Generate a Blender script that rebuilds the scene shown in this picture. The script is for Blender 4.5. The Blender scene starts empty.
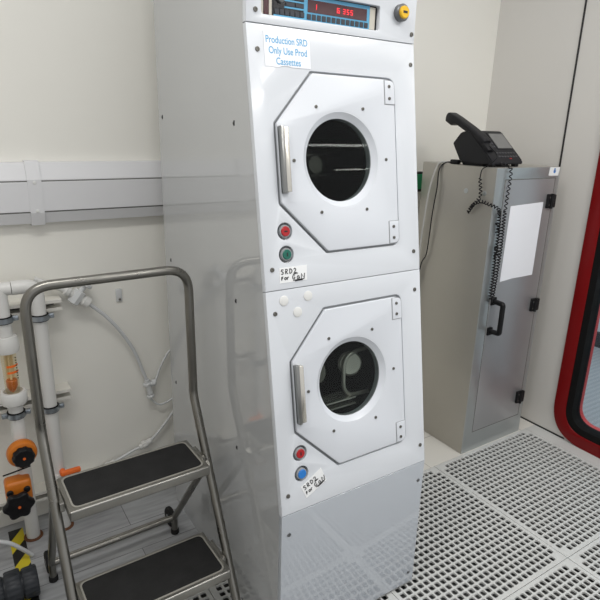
import bpy, bmesh, math, random
from math import sin, cos, pi, atan, radians, sqrt
from mathutils import Vector, Matrix
random.seed(7)
col = bpy.context.scene.collection
ROOTLOC = {}

# ------------------------------------------------------------------ materials
def new_mat(name):
    m = bpy.data.materials.new(name); m.use_nodes = True
    nt = m.node_tree; b = nt.nodes['Principled BSDF']
    return m, nt, b

def mat(name, color, rough=.5, metal=0., var=.04, scale=6., bump=0., bscale=80., coat=0., spec=.5, stretch=None, rvar=0., ior=1.5):
    """procedural material: base colour gently varied by noise, optional bump and stretched (brushed) noise"""
    m, nt, b = new_mat(name)
    tc = nt.nodes.new('ShaderNodeTexCoord')
    mp = nt.nodes.new('ShaderNodeMapping')
    if stretch: mp.inputs['Scale'].default_value = stretch
    nt.links.new(tc.outputs['Object'], mp.inputs['Vector'])
    n = nt.nodes.new('ShaderNodeTexNoise'); n.inputs['Scale'].default_value = scale; n.inputs['Detail'].default_value = 5
    nt.links.new(mp.outputs['Vector'], n.inputs['Vector'])
    mx = nt.nodes.new('ShaderNodeMix'); mx.data_type = 'RGBA'
    c = list(color)
    mx.inputs[6].default_value = [max(0, x*(1-var)) for x in c] + [1]
    mx.inputs[7].default_value = [min(1, x*(1+var)) for x in c] + [1]
    nt.links.new(n.outputs['Fac'], mx.inputs[0])
    nt.links.new(mx.outputs[2], b.inputs['Base Color'])
    b.inputs['Roughness'].default_value = rough
    b.inputs['Metallic'].default_value = metal
    b.inputs['Coat Weight'].default_value = coat
    b.inputs['Coat Roughness'].default_value = .06
    b.inputs['Specular IOR Level'].default_value = spec; b.inputs['IOR'].default_value = ior
    if rvar:
        mr = nt.nodes.new('ShaderNodeMapRange')
        mr.inputs[3].default_value = max(.02, rough-rvar); mr.inputs[4].default_value = rough+rvar
        nt.links.new(n.outputs['Fac'], mr.inputs[0]); nt.links.new(mr.outputs[0], b.inputs['Roughness'])
    if bump:
        n2 = nt.nodes.new('ShaderNodeTexNoise'); n2.inputs['Scale'].default_value = bscale
        nt.links.new(mp.outputs['Vector'], n2.inputs['Vector'])
        bp = nt.nodes.new('ShaderNodeBump'); bp.inputs['Strength'].default_value = bump; bp.inputs['Distance'].default_value = .002
        nt.links.new(n2.outputs['Fac'], bp.inputs['Height']); nt.links.new(bp.outputs['Normal'], b.inputs['Normal'])
    return m

def emit(name, color, strength):
    m, nt, b = new_mat(name)
    b.inputs['Base Color'].default_value = (*color, 1)
    b.inputs['Emission Color'].default_value = (*color, 1); b.inputs['Emission Strength'].default_value = strength
    return m

def pane_mat(name, tint, rough=.02, ior=1.5, const=None):
    """thin sheet of glass / clear plastic: fresnel mix of clear and mirror"""
    m = bpy.data.materials.new(name); m.use_nodes = True; nt = m.node_tree; nt.nodes.clear()
    o = nt.nodes.new('ShaderNodeOutputMaterial'); mx = nt.nodes.new('ShaderNodeMixShader')
    t = nt.nodes.new('ShaderNodeBsdfTransparent'); t.inputs[0].default_value = (*tint, 1)
    g = nt.nodes.new('ShaderNodeBsdfGlossy'); g.inputs['Roughness'].default_value = rough
    f = nt.nodes.new('ShaderNodeFresnel'); f.inputs[0].default_value = ior
    nt.links.new(f.outputs[0], mx.inputs[0]) if const is None else setattr(mx.inputs[0], 'default_value', const); nt.links.new(t.outputs[0], mx.inputs[1]); nt.links.new(g.outputs[0], mx.inputs[2])
    nt.links.new(mx.outputs[0], o.inputs[0])
    return m

def plank_mat():
    m, nt, b = new_mat('grey_plank_floor')
    tc = nt.nodes.new('ShaderNodeTexCoord')
    mp = nt.nodes.new('ShaderNodeMapping'); mp.inputs['Location'].default_value = (.07, .035, 0)
    nt.links.new(tc.outputs['Object'], mp.inputs['Vector'])
    br = nt.nodes.new('ShaderNodeTexBrick')
    br.inputs['Color1'].default_value = (.40, .41, .42, 1); br.inputs['Color2'].default_value = (.34, .345, .355, 1)
    br.inputs['Mortar'].default_value = (.12, .12, .12, 1); br.inputs['Scale'].default_value = 1
    br.inputs['Mortar Size'].default_value = .0014; br.inputs['Brick Width'].default_value = .55; br.inputs['Row Height'].default_value = .155
    nt.links.new(mp.outputs['Vector'], br.inputs['Vector'])
    mp2 = nt.nodes.new('ShaderNodeMapping'); mp2.inputs['Scale'].default_value = (3, 26, 1)
    nt.links.new(tc.outputs['Object'], mp2.inputs['Vector'])
    n = nt.nodes.new('ShaderNodeTexNoise'); n.inputs['Scale'].default_value = 2.2; n.inputs['Detail'].default_value = 8
    nt.links.new(mp2.outputs['Vector'], n.inputs['Vector'])
    rp = nt.nodes.new('ShaderNodeValToRGB'); rp.color_ramp.elements[0].position = .3; rp.color_ramp.elements[1].position = .7
    rp.color_ramp.elements[0].color = (.78, .78, .78, 1); rp.color_ramp.elements[1].color = (1.12, 1.12, 1.12, 1)
    nt.links.new(n.outputs['Fac'], rp.inputs[0])
    mx = nt.nodes.new('ShaderNodeMix'); mx.data_type = 'RGBA'; mx.blend_type = 'MULTIPLY'; mx.inputs[0].default_value = 1
    nt.links.new(br.outputs['Color'], mx.inputs[6]); nt.links.new(rp.outputs[0], mx.inputs[7])
    nt.links.new(mx.outputs[2], b.inputs['Base Color']); b.inputs['Roughness'].default_value = .45
    return m

def tile_mat(name, c, w, h, loc, rough=.35, mortar=(.3, .29, .27)):
    m, nt, b = new_mat(name)
    tc = nt.nodes.new('ShaderNodeTexCoord')
    mp = nt.nodes.new('ShaderNodeMapping'); mp.inputs['Location'].default_value = loc
    nt.links.new(tc.outputs['Object'], mp.inputs['Vector'])
    br = nt.nodes.new('ShaderNodeTexBrick'); br.offset = 0
    br.inputs['Color1'].default_value = (*c, 1); br.inputs['Color2'].default_value = (*[x*.97 for x in c], 1)
    br.inputs['Mortar'].default_value = (*mortar, 1); br.inputs['Scale'].default_value = 1
    br.inputs['Mortar Size'].default_value = .0015; br.inputs['Brick Width'].default_value = w; br.inputs['Row Height'].default_value = h
    nt.links.new(mp.outputs['Vector'], br.inputs['Vector'])
    nt.links.new(br.outputs['Color'], b.inputs['Base Color']); b.inputs['Roughness'].default_value = rough
    return m

def ribbed_floor_mat():
    m, nt, b = new_mat('corridor_floor')
    tc = nt.nodes.new('ShaderNodeTexCoord')
    w = nt.nodes.new('ShaderNodeTexWave'); w.inputs['Scale'].default_value = 9; w.bands_direction = 'Y'; w.inputs['Distortion'].default_value = .4
    nt.links.new(tc.outputs['Object'], w.inputs['Vector'])
    mx = nt.nodes.new('ShaderNodeMix'); mx.data_type = 'RGBA'
    mx.inputs[6].default_value = (.26, .275, .29, 1); mx.inputs[7].default_value = (.33, .345, .36, 1)
    nt.links.new(w.outputs['Fac'], mx.inputs[0]); nt.links.new(mx.outputs[2], b.inputs['Base Color'])
    b.inputs['Roughness'].default_value = .3
    return m

def hazard_mat():
    m, nt, b = new_mat('hazard_tape')
    tc = nt.nodes.new('ShaderNodeTexCoord'); sp = nt.nodes.new('ShaderNodeSeparateXYZ')
    nt.links.new(tc.outputs['Object'], sp.inputs[0])
    a = nt.nodes.new('ShaderNodeMath'); a.operation = 'MULTIPLY_ADD'; a.inputs[1].default_value = -1.35   # y - 1.35 x
    nt.links.new(sp.outputs[0], a.inputs[0]); nt.links.new(sp.outputs[1], a.inputs[2])
    d = nt.nodes.new('ShaderNodeMath'); d.operation = 'MULTIPLY_ADD'; d.inputs[1].default_value = 1/.15; d.inputs[2].default_value = .27
    nt.links.new(a.outputs[0], d.inputs[0])
    f = nt.nodes.new('ShaderNodeMath'); f.operation = 'FRACT'; nt.links.new(d.outputs[0], f.inputs[0])
    g = nt.nodes.new('ShaderNodeMath'); g.operation = 'GREATER_THAN'; g.inputs[1].default_value = .5; nt.links.new(f.outputs[0], g.inputs[0])
    mx = nt.nodes.new('ShaderNodeMix'); mx.data_type = 'RGBA'
    mx.inputs[6].default_value = (.012, .012, .012, 1); mx.inputs[7].default_value = (.62, .50, .02, 1)
    nt.links.new(g.outputs[0], mx.inputs[0]); nt.links.new(mx.outputs[2], b.inputs['Base Color']); b.inputs['Roughness'].default_value = .4
    return m

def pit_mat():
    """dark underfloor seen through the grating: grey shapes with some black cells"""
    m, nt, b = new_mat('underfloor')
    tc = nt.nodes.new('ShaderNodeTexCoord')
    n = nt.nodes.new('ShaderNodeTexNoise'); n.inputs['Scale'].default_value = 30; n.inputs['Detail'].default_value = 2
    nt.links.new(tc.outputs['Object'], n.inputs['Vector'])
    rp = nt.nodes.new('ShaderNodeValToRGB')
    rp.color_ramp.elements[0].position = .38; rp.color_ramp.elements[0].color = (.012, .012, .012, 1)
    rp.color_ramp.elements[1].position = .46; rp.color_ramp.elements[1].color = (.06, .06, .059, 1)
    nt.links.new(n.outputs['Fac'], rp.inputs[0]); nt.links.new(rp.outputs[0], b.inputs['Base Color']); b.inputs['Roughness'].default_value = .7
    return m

M = {}
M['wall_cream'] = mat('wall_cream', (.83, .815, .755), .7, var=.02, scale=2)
M['wall_shaded'] = mat('wall_shaded', (.70, .68, .645), .55, var=.02, scale=2)  # right wall's greyness is weaker side light, put into the base colour
M['wall_out'] = mat('wall_corridor', (.55, .62, .66), .5, var=.03)
M['trunk'] = mat('trunking_pvc', (.68, .68, .69), .4, var=.02)
M['plank'] = plank_mat()
M['tile'] = tile_mat('pale_floor_tile', (.70, .68, .63), .71, .42, (.26, .25, 0))
M['corr'] = ribbed_floor_mat()
M['pit'] = pit_mat()
M['grating'] = mat('grating', (.56, .565, .55), .34, var=.05, scale=5, rvar=.1)
M['black_trim'] = mat('black_trim', (.015, .015, .016), .5)
M['skirt_dark'] = mat('skirt_dark', (.03, .033, .04), .5)
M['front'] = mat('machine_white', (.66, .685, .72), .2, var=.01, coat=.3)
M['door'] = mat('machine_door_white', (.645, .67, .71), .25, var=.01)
M['side'] = mat('machine_side_shaded', (.47, .48, .485), .05, var=.015, scale=3, spec=1., ior=1.75)  # grey-white panel darkened: shade on the left-facing side put into the colour
M['kick'] = mat('machine_kick_shaded', (.46, .49, .53), .06, var=.01, spec=.9)  # greyed: dimmer light on this upright panel put into its colour
M['groove'] = mat('groove_dark', (.30, .31, .32), .4)
M['steel'] = mat('brushed_steel', (.52, .50, .46), .3, 1, var=.12, scale=4, stretch=(1, 1, 12), rvar=.08)
M['ladder'] = mat('ladder_steel', (.24, .232, .21), .3, 1, var=.15, scale=14, rvar=.08, bump=.05, bscale=150)
M['tray'] = mat('tray_steel', (.35, .34, .315), .36, 1, var=.12, scale=12, rvar=.1)
M['mat_black'] = mat('anti_slip_mat', (.014, .014, .014), .85, spec=.3, var=.5, scale=16, bump=.4, bscale=300)
M['mat_edge'] = mat('mat_edging', (.27, .26, .23), .6)
M['cab_side'] = mat('cabinet_side_steel', (.46, .44, .40), .42, .75, var=.07, scale=2.2, rvar=.06)
M['cab_front'] = mat('cabinet_front_steel', (.50, .50, .51), .36, .75, var=.10, scale=5, stretch=(1, 1, .5), rvar=.07)
M['cab_frame'] = mat('cabinet_frame_steel', (.52, .545, .545), .33, .8, var=.06, scale=5, rvar=.06)  # faint teal cast is a reflection put into the steel's colour
M['black'] = mat('black_plastic', (.008, .008, .009), .45, spec=.25)
M['phone'] = mat('phone_black', (.013, .013, .015), .5, spec=.3, var=.1)
M['phone_key'] = mat('phone_keys', (.05, .05, .055), .45)
M['screen'] = mat('phone_screen', (.17, .17, .165), .2, var=.02)
M['rubber'] = mat('rubber', (.013, .013, .013), .7, spec=.25)
M['paper'] = mat('paper', (.83, .84, .88), .6, var=.01)
M['label'] = mat('label_tape', (.86, .87, .87), .35, var=.01)
M['capdot'] = mat('cap_white', (.72, .72, .70), .4)
M['ink'] = mat('marker_ink', (.01, .01, .012), .5)
M['blue_ink'] = mat('blue_ink', (.08, .36, .62), .5)
M['screw'] = mat('screw_steel', (.16, .155, .14), .55, .8)
M['handle_steel'] = mat('handle_steel', (.72, .69, .62), .26, 1, var=.05)
M['handle_shaded'] = mat('handle_steel_shaded', (.30, .30, .29), .3, 1)  # darker copy of the handle steel: its shaded side painted in
M['bezel'] = mat('button_bezel', (.17, .175, .18), .35, .6)
M['red'] = mat('red_button', (.40, .008, .012), .35)
M['green'] = mat('green_button', (.006, .125, .088), .35)
M['blue'] = mat('blue_button', (.02, .19, .58), .35)
M['yellow'] = mat('yellow_button', (.80, .47, .01), .35)
M['pane_dark'] = pane_mat('door_glass', (.78, .81, .79), .01, 1.21)
M['pane'] = pane_mat('window_glass', (.86, .90, .92), .01, 1.35)
M['drum'] = mat('drum_steel', (.07, .068, .062), .22, 1, var=.2, scale=6)
M['drum_light'] = mat('rotor_steel', (.52, .50, .46), .25, .7)
M['frame_red'] = mat('red_frame', (.19, .002, .003), .3, spec=.25, var=.06)
M['frame_red_in'] = mat('red_frame_far', (.62, .05, .05), .4)
M['gasket'] = mat('window_gasket', (.004, .004, .004), .7, spec=.2)
M['pipe'] = mat('pipe_plastic', (.66, .655, .63), .35, var=.02)
M['strut'] = mat('strut_white', (.74, .72, .66), .4, var=.02)
M['strut_dark'] = mat('strut_slot', (.14, .14, .13), .6)
M['band'] = mat('clamp_steel', (.42, .46, .50), .3, 1)
M['orange'] = mat('orange_plastic', (.60, .17, .012), .4, var=.08)
M['orange_tag'] = mat('orange_tag', (.85, .16, .02), .4)
M['amber'] = mat('amber_float', (.55, .16, .02), .3)
M['flow_tube'] = pane_mat('flow_tube', (.97, .92, .80), .08, 1.25, .12)
M['flow_core'] = mat('flow_core', (.78, .66, .42), .3)
M['clear'] = mat('clear_tube', (.62, .63, .63), .2, var=.02)
M['hose'] = mat('white_hose', (.60, .61, .62), .35)
M['brown'] = mat('rust_collar', (.13, .05, .02), .7)
M['union'] = mat('grey_pvc', (.022, .025, .03), .4, spec=.35)
M['hazard'] = hazard_mat()
M['display'] = mat('display_black', (.008, .008, .010), .15)
M['disp_red'] = mat('display_red_window', (.05, .006, .010), .12)
M['led'] = emit('red_led', (.8, .02, .04), .8)
M['disp_blue'] = mat('display_blue', (.09, .36, .58), .4)
M['cream_cap'] = mat('display_end', (.52, .49, .42), .5, var=.1)
M['key'] = mat('panel_key', (.025, .03, .04), .5)
M['exit_green'] = mat('green_panel', (.02, .30, .12), .4)
M['cable_white'] = mat('cable_white', (.55, .55, .53), .5)
M['sticker_blue'] = mat('sticker_blue', (.05, .22, .60), .5)

# ------------------------------------------------------------------ object helpers
def link(name, me, m, parent=None, smooth=True):
    me.materials.append(m)
    o = bpy.data.objects.new(name, me); col.objects.link(o)
    if parent is not None: o.parent = parent
    if smooth:
        for p in me.polygons: p.use_smooth = True
        try: me.set_sharp_from_angle(angle=radians(38))
        except Exception: pass
    return o

def rootof(p):
    while p.parent is not None: p = p.parent
    return p

def obj(name, bm, m, parent=None, world=True, smooth=True):
    """link a bmesh as one object.  world=True: coordinates are world coordinates (the root Empty is only translated)"""
    if parent is not None and world:
        bmesh.ops.translate(bm, verts=bm.verts, vec=-Vector(ROOTLOC[rootof(parent).name]))
    bmesh.ops.recalc_face_normals(bm, faces=bm.faces)
    me = bpy.data.meshes.new(name); bm.to_mesh(me); bm.free()
    return link(name, me, m, parent, smooth)

def thing(name, label, cat, loc=(0, 0, 0), rz=0, group=None):
    o = bpy.data.objects.new(name, None); col.objects.link(o); o.empty_display_size = .05
    o.location = loc; o.rotation_euler = (0, 0, rz); ROOTLOC[o.name] = loc
    o['label'] = label; o['category'] = cat
    if group: o['group'] = group
    return o

def tag(o, label, cat, group=None):
    o['label'] = label; o['category'] = cat
    if group: o['group'] = group
    return o

def lab(o, label): o['label'] = label; return o
def struct(o): o['kind'] = 'structure'; return o

def box(bm, lo, hi, bev=0, seg=2, T=None):
    lo = Vector(lo); hi = Vector(hi)
    r = bmesh.ops.create_cube(bm, size=1)
    vs = r['verts']
    for v in vs: v.co = Vector([(lo[i]+hi[i])/2 + v.co[i]*(hi[i]-lo[i]) for i in range(3)])
    if bev:
        es = {e for v in vs for e in v.link_edges}
        rr = bmesh.ops.bevel(bm, geom=list(es), offset=bev, segments=seg, affect='EDGES', profile=.5)
        vs = list({v for f in rr['faces'] for v in f.verts} | {v for v in vs if v.is_valid})
    if T is not None:
        for v in set(vs): v.co = T @ v.co
    return bm

def frames(pts, closed=False):
    P = [Vector(p) for p in pts]; n = len(P); out = []
    t0 = (P[1]-P[0]).normalized()
    up = Vector((0, 0, 1)) if abs(t0.z) < .9 else Vector((0, 1, 0))
    nrm = (up - t0*up.dot(t0)).normalized()
    for i in range(n):
        if closed: t = (P[(i+1) % n]-P[i-1]).normalized()
        elif i == 0: t = (P[1]-P[0]).normalized()
        elif i == n-1: t = (P[-1]-P[-2]).normalized()
        else: t = ((P[i+1]-P[i]).normalized()+(P[i]-P[i-1]).normalized()).normalized()
        nrm = (nrm - t*nrm.dot(t)).normalized(); out.append((P[i], nrm, t.cross(nrm)))
    return out

def tube(bm, pts, r, seg=12, closed=False, caps=True, flat=1.):
    fr = frames(pts, closed); rings = []
    for i, (p, a, b) in enumerate(fr):
        rr = r[i] if isinstance(r, (list, tuple)) else r
        rings.append([bm.verts.new(p + a*cos(2*pi*k/seg)*rr*flat + b*sin(2*pi*k/seg)*rr) for k in range(seg)])
    m = len(rings)
    for i in range(m if closed else m-1):
        A, B = rings[i], rings[(i+1) % m]
        for k in range(seg): bm.faces.new((A[k], A[(k+1) % seg], B[(k+1) % seg], B[k]))
    if caps and not closed:
        bm.faces.new(rings[0][::-1]); bm.faces.new(rings[-1])
    return bm

def arc_path(pts, rad, n=8):
    """polyline with rounded corners"""
    P = [Vector(p) for p in pts]; out = [P[0]]
    for i in range(1, len(P)-1):
        a = (P[i-1]-P[i]); b = (P[i+1]-P[i]); ang = a.angle(b); r = rad[i-1] if isinstance(rad, (list, tuple)) else rad
        d = min(r/math.tan(ang/2), a.length*.49, b.length*.49)
        s = P[i]+a.normalized()*d; e = P[i]+b.normalized()*d
        for k in range(n+1):
            t = k/n; out.append(s*(1-t)**2 + P[i]*2*t*(1-t) + e*t*t)
    out.append(P[-1]); return out

def spline(pts, n=10):
    P = [Vector(p) for p in pts]; P = [2*P[0]-P[1]] + P + [2*P[-1]-P[-2]]; out = []
    for i in range(1, len(P)-2):
        for k in range(n):
            t = k/n
            out.append(.5*((2*P[i]) + (P[i+1]-P[i-1])*t + (2*P[i-1]-5*P[i]+4*P[i+1]-P[i+2])*t*t + (-P[i-1]+3*P[i]-3*P[i+1]+P[i+2])*t**3))
    out.append(P[-2]); return out

def lathe(bm, prof, T, seg=48, cap0=True, cap1=True):
    """profile of (radius, height) about the local z of T"""
    rings = [[bm.verts.new(T @ Vector((r*cos(2*pi*k/seg), r*sin(2*pi*k/seg), h))) for k in range(seg)] for r, h in prof]
    for A, B in zip(rings, rings[1:]):
        for k in range(seg): bm.faces.new((A[k], A[(k+1) % seg], B[(k+1) % seg], B[k]))
    if cap0: bm.faces.new(rings[0][::-1])
    if cap1: bm.faces.new(rings[-1])
    return bm

def axis_T(p, d):
    d = Vector(d).normalized()
    return Matrix.Translation(Vector(p)) @ d.to_track_quat('Z', 'Y').to_matrix().to_4x4()

def cyl(bm, p, d, r, h, seg=24, bev=0):
    prof = [(r, 0), (r, h)] if not bev else [(r-bev, 0), (r, bev), (r, h-bev), (r-bev, h)]
    return lathe(bm, prof, axis_T(p, d), seg)

def circle(cx, cy, r, n=64): return [(cx+r*cos(2*pi*k/n), cy+r*sin(2*pi*k/n)) for k in range(n)]
def rpoly(pts, rad, n=6):
    """2-D polygon with rounded corners; rad per corner"""
    out = []; N = len(pts)
    for i in range(N):
        r = rad[i] if isinstance(rad, (list, tuple)) else rad
        p = Vector(pts[i]).to_2d() if len(pts[i]) == 2 else Vector(pts[i][:2]); a = Vector(pts[i-1])-p; b = Vector(pts[(i+1) % N])-p
        if r <= 0: out.append(tuple(p)); continue
        d = min(r/math.tan(a.angle(b)/2), a.length*.49, b.length*.49); s = p+a.normalized()*d; e = p+b.normalized()*d
        for k in range(n+1):
            t = k/n; out.append(tuple(s*(1-t)**2 + p*2*t*(1-t) + e*t*t))
    return out
def rrect(x0, y0, x1, y1, r, n=6): return rpoly([(x0, y0), (x1, y0), (x1, y1), (x0, y1)], r, n)

def plate(outer, holes, z0, z1, T, bev=0.):
    """flat plate (with holes) between z0 and z1 of T, as a bmesh"""
    cu = bpy.data.curves.new('tmp', 'CURVE'); cu.dimensions = '2D'; cu.fill_mode = 'BOTH'
    for poly in [outer]+list(holes):
        s = cu.splines.new('POLY'); s.points.add(len(poly)-1); s.use_cyclic_u = True
        for q, pt in zip(s.points, poly): q.co = (pt[0], pt[1], 0, 1)
    cu.extrude = (z1-z0)/2 - bev; cu.bevel_depth = bev; cu.bevel_resolution = 2; cu.offset = -bev if bev else 0
    return curve_bm(cu, T @ Matrix.Translation((0, 0, (z0+z1)/2)))

def curve_bm(cu, T):
    o = bpy.data.objects.new('tmp', cu); col.objects.link(o)
    dg = bpy.context.evaluated_depsgraph_get(); dg.update()
    me = bpy.data.meshes.new_from_object(o.evaluated_get(dg))
    bm = bmesh.new(); bm.from_mesh(me)
    bpy.data.objects.remove(o); bpy.data.curves.remove(cu); bpy.data.meshes.remove(me)
    bmesh.ops.remove_doubles(bm, verts=bm.verts, dist=1e-5)
    bmesh.ops.transform(bm, matrix=T, verts=bm.verts)
    return bm

def text_bm(s, size, T, thick=.0004, align='LEFT', shear=0):
    cu = bpy.data.curves.new('tmp', 'FONT'); cu.body = s; cu.size = size; cu.extrude = thick; cu.align_x = align; cu.shear = shear
    cu.offset = .0002
    return curve_bm(cu, T)

def merge(a, b):
    me = bpy.data.meshes.new('t'); b.to_mesh(me); b.free(); a.from_mesh(me); bpy.data.meshes.remove(me); return a

def quad(bm, pts): bm.faces.new([bm.verts.new(p) for p in pts])

# ------------------------------------------------------------------ camera
H = 1.60
pitch, yaw, roll, F = .301957468, .57854, .0266704, 553.73
fw = Vector((sin(yaw)*cos(pitch), cos(yaw)*cos(pitch), -sin(pitch)))
r0 = fw.cross(Vector((0, 0, 1))).normalized(); u0 = r0.cross(fw)
rr = r0*cos(roll)+u0*sin(roll); uu = -r0*sin(roll)+u0*cos(roll)
cam = bpy.data.cameras.new('camera'); co = bpy.data.objects.new('camera', cam); col.objects.link(co)
cam.sensor_width = 36; cam.lens = 36*F/600; cam.clip_start = .02
mw = Matrix((rr, uu, -fw)).transposed().to_4x4(); mw.translation = (0, 0, H); co.matrix_world = mw
bpy.context.scene.camera = co

# ------------------------------------------------------------------ setting
YB, XR = 2.235, 2.706        # back wall, right wall
ZC = 2.9
GY, GX = 1.632, 2.618        # back and right edge of the grating
b = bmesh.new(); box(b, (-1.3, YB, -.1), (XR, YB+.12, ZC)); struct(obj('wall_back', b, M['wall_cream']))
b = bmesh.new(); box(b, (-1.42, -2.4, -.1), (-1.3, YB+.12, ZC)); struct(obj('wall_left', b, M['wall_shaded']))
# right wall with the rounded window hole, local x = -Y, y = Z
TR = Matrix(((0, 0, 1, XR), (-1, 0, 0, 0), (0, 1, 0, 0), (0, 0, 0, 1)))
WO = rrect(-1.533, .0, -.38, 2.05, .20, 12)       # red frame outline
WI = rrect(-1.465, .068, -.448, 1.982, .135, 12)   # red / black
WG = rrect(-1.43, .106, -.483, 1.944, .10, 12)     # black / glass
bm = plate([(-YB-.12, -.1), (-.1, -.1), (-.1, ZC), (-YB-.12, ZC)], [WI], 0, .09, TR); struct(obj('wall_right', bm, M['wall_shaded'], smooth=False))
b = bmesh.new()
box(b, (XR-.004, 1.731, .004), (XR+.001, 1.739, ZC))
struct(obj('trim_1', b, M['black_trim']))
b = bmesh.new(); box(b, (XR-.003, 1.45, .0), (XR+.001, YB, .008)); struct(obj('trim_2', b, M['black_trim']))
# floor (one object, three finishes)
b = bmesh.new()
def slab(b, x0, y0, x1, y1, mi, z=0, dz=.1):
    n0 = len(b.faces); box(b, (x0, y0, z-dz), (x1, y1, z)); b.faces.ensure_lookup_table()
    for f in b.faces[n0:]: f.material_index = mi
slab(b, -1.3, GY, 1.05, YB, 0)
slab(b, 1.05, GY, XR, YB, 1)
slab(b, GX, -2.4, XR, GY, 4)
slab(b, XR, .1, 4.4, 3.2, 2, z=-.005)
slab(b, -1.3, -2.4, GX, GY, 3, z=-.034, dz=.06)
fl = obj('floor', b, M['plank'], smooth=False); struct(fl)
for k in ('tile', 'corr', 'pit', 'grating'): fl.data.materials.append(M[k])
# perforated floor panels
def grating(x0, y0, x1, y1):
    b = bmesh.new(); P = .0287; t = .007; w = .0110
    nx = int((x1-x0-.018)/P); ny = int((y1-y0-.018)/P)
    mx = (x1-x0-nx*P)/2; my = (y1-y0-ny*P)/2
    g = .0012
    def ring(cx, cy, hole):
        h = P/2
        oc = [(-h, -h), (0, -h), (h, -h), (h, 0), (h, h), (0, h), (-h, h), (-h, 0)]
        O = [b.verts.new((cx+a, cy+c, 0)) for a, c in oc]
        if not hole: b.faces.new(O); return
        hh = []
        ow, ol, cr = w, w*1.02, .0048
        for k, (sx, sy) in enumerate([(-1, -1), (1, -1), (1, 1), (-1, 1)]):
            pass
        pts = [(-ow, -ol+cr), (-ow+cr*.3, -ol+cr*.3), (-ow+cr, -ol), (ow-cr, -ol), (ow-cr*.3, -ol+cr*.3), (ow, -ol+cr),
               (ow, ol-cr), (ow-cr*.3, ol-cr*.3), (ow-cr, ol), (-ow+cr, ol), (-ow+cr*.3, ol-cr*.3), (-ow, ol-cr)]
        I = [b.verts.new((cx+a, cy+c, 0)) for a, c in pts]
        L = [b.verts.new((cx+a*.93, cy+c*.93, -t)) for a, c in pts]
        for k in range(12): b.faces.new((I[k], I[(k+1) % 12], L[(k+1) % 12], L[k]))
        # corners: O0,O2,O4,O6 ; mid: O1,O3,O5,O7
        for c in range(4):
            o_c = O[2*c]; o_n = O[(2*c+1) % 8]; o_p = O[(2*c-1) % 8]
            a0, a1, a2 = I[3*c], I[3*c+1], I[3*c+2]; nx_ = I[(3*c+3) % 12]
            b.faces.new((o_p, o_c, a1, a0)); b.faces.new((o_c, o_n, a2, a1)); b.faces.new((o_n, nx_, a2))
    seen = set()
    for i in range(nx):
        for j in range(ny):
            corner = (i in (0, nx-1)) and (j in (0, ny-1))
            ring(x0+mx+P*(i+.5), y0+my+P*(j+.5), not corner)
    X0, X1, Y0, Y1 = x0+mx, x1-mx, y0+my, y1-my
    def rect(a0, c0, a1, c1): quad(b, [(a0, c0, 0), (a1, c0, 0), (a1, c1, 0), (a0, c1, 0)])
    rect(x0+g, y0+g, x1-g, Y0); rect(x0+g, Y1, x1-g, y1-g); rect(x0+g, Y0, X0, Y1); rect(X1, Y0, x1-g, Y1)
    for (a0, c0, a1, c1) in [(x0+g, y0+g, x1-g, y0+g), (x1-g, y0+g, x1-g, y1-g), (x1-g, y1-g, x0+g, y1-g), (x0+g, y1-g, x0+g, y0+g)]:
        quad(b, [(a0, c0, 0), (a1, c1, 0), (a1, c1, -.02), (a0, c0, -.02)])
    return b
xs = [-.12, .62, 1.178, 1.893, GX]; ys = [-.5, .197, .912, GY]
for i in range(4):
    for j in range(3):
        if i == 0 and j == 0: continue
        o = obj('floor_panel', grating(xs[i], ys[j], xs[i+1], ys[j+1]), M['grating'], smooth=False); struct(o)
# corridor beyond the window
b = bmesh.new(); box(b, (4.25, .1, -.1), (4.37, 3.2, ZC)); struct(obj('wall_corridor', b, M['wall_out']))
b = bmesh.new(); box(b, (4.225, .1, -.005), (4.25, 3.2, .115)); struct(obj('baseboard_corridor', b, M['skirt_dark']))
# window
win = bpy.data.objects.new('window_1', None); col.objects.link(win); win.location = (XR, 1.0, 0); ROOTLOC['window_1'] = (XR, 1.0, 0)
struct(win)
lab(obj('frame', plate(WO, [WI], -.016, -.0005, TR, .003), M['frame_red'], win), 'bright red rounded frame')
obj('gasket', plate(WI, [WG], -.012, .06, TR), M['gasket'], win)
obj('pane', plate(rrect(-1.445, .09, -.47, 1.96, .11, 12), [], .028, .034, TR), M['pane'], win)
obj('outer_frame', plate(WI, [rrect(-1.44, .098, -.475, 1.95, .1, 12)], .06, .105, TR), M['frame_red_in'], win)

# ------------------------------------------------------------------ the double stacked rinser dryer
TH = atan(.1635)
V = Vector((0, sin(TH), cos(TH))); N = Vector((0, -cos(TH), sin(TH))); X0, X1 = .704, 1.276; FY = 1.143; KZ = .52
TF = Matrix(((1, 0, 0, X0), (0, V.y, N.y, FY), (0, V.z, N.z, KZ), (0, 0, 0, 1)))   # local (u, v, n) of the sloping front
TV = Matrix(((1, 0, 0, X0), (0, 0, -1, FY), (0, 1, 0, 0), (0, 0, 0, 1)))            # lower vertical panel  (u, z, n)
VT = 1.347; ptop = TF @ Vector((0, VT, 0))
TT = Matrix(((1, 0, 0, X0), (0, 0, -1, ptop.y), (0, 1, 0, ptop.z), (0, 0, 0, 1)))   # top control panel
W = X1-X0; VS = .661; ZTOP = 2.3; MB = 2.037
mach = thing('stacked_spin_rinser_dryer', 'tall white stacked spin rinser dryer with two round porthole doors', 'machine', (X0+W/2, 1.6, 0))
t = .016
prof = [(FY+t, 0), (FY+t, KZ), (ptop.y+t, ptop.z), (ptop.y+t, ZTOP), (MB, ZTOP), (MB, 0)]
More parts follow.
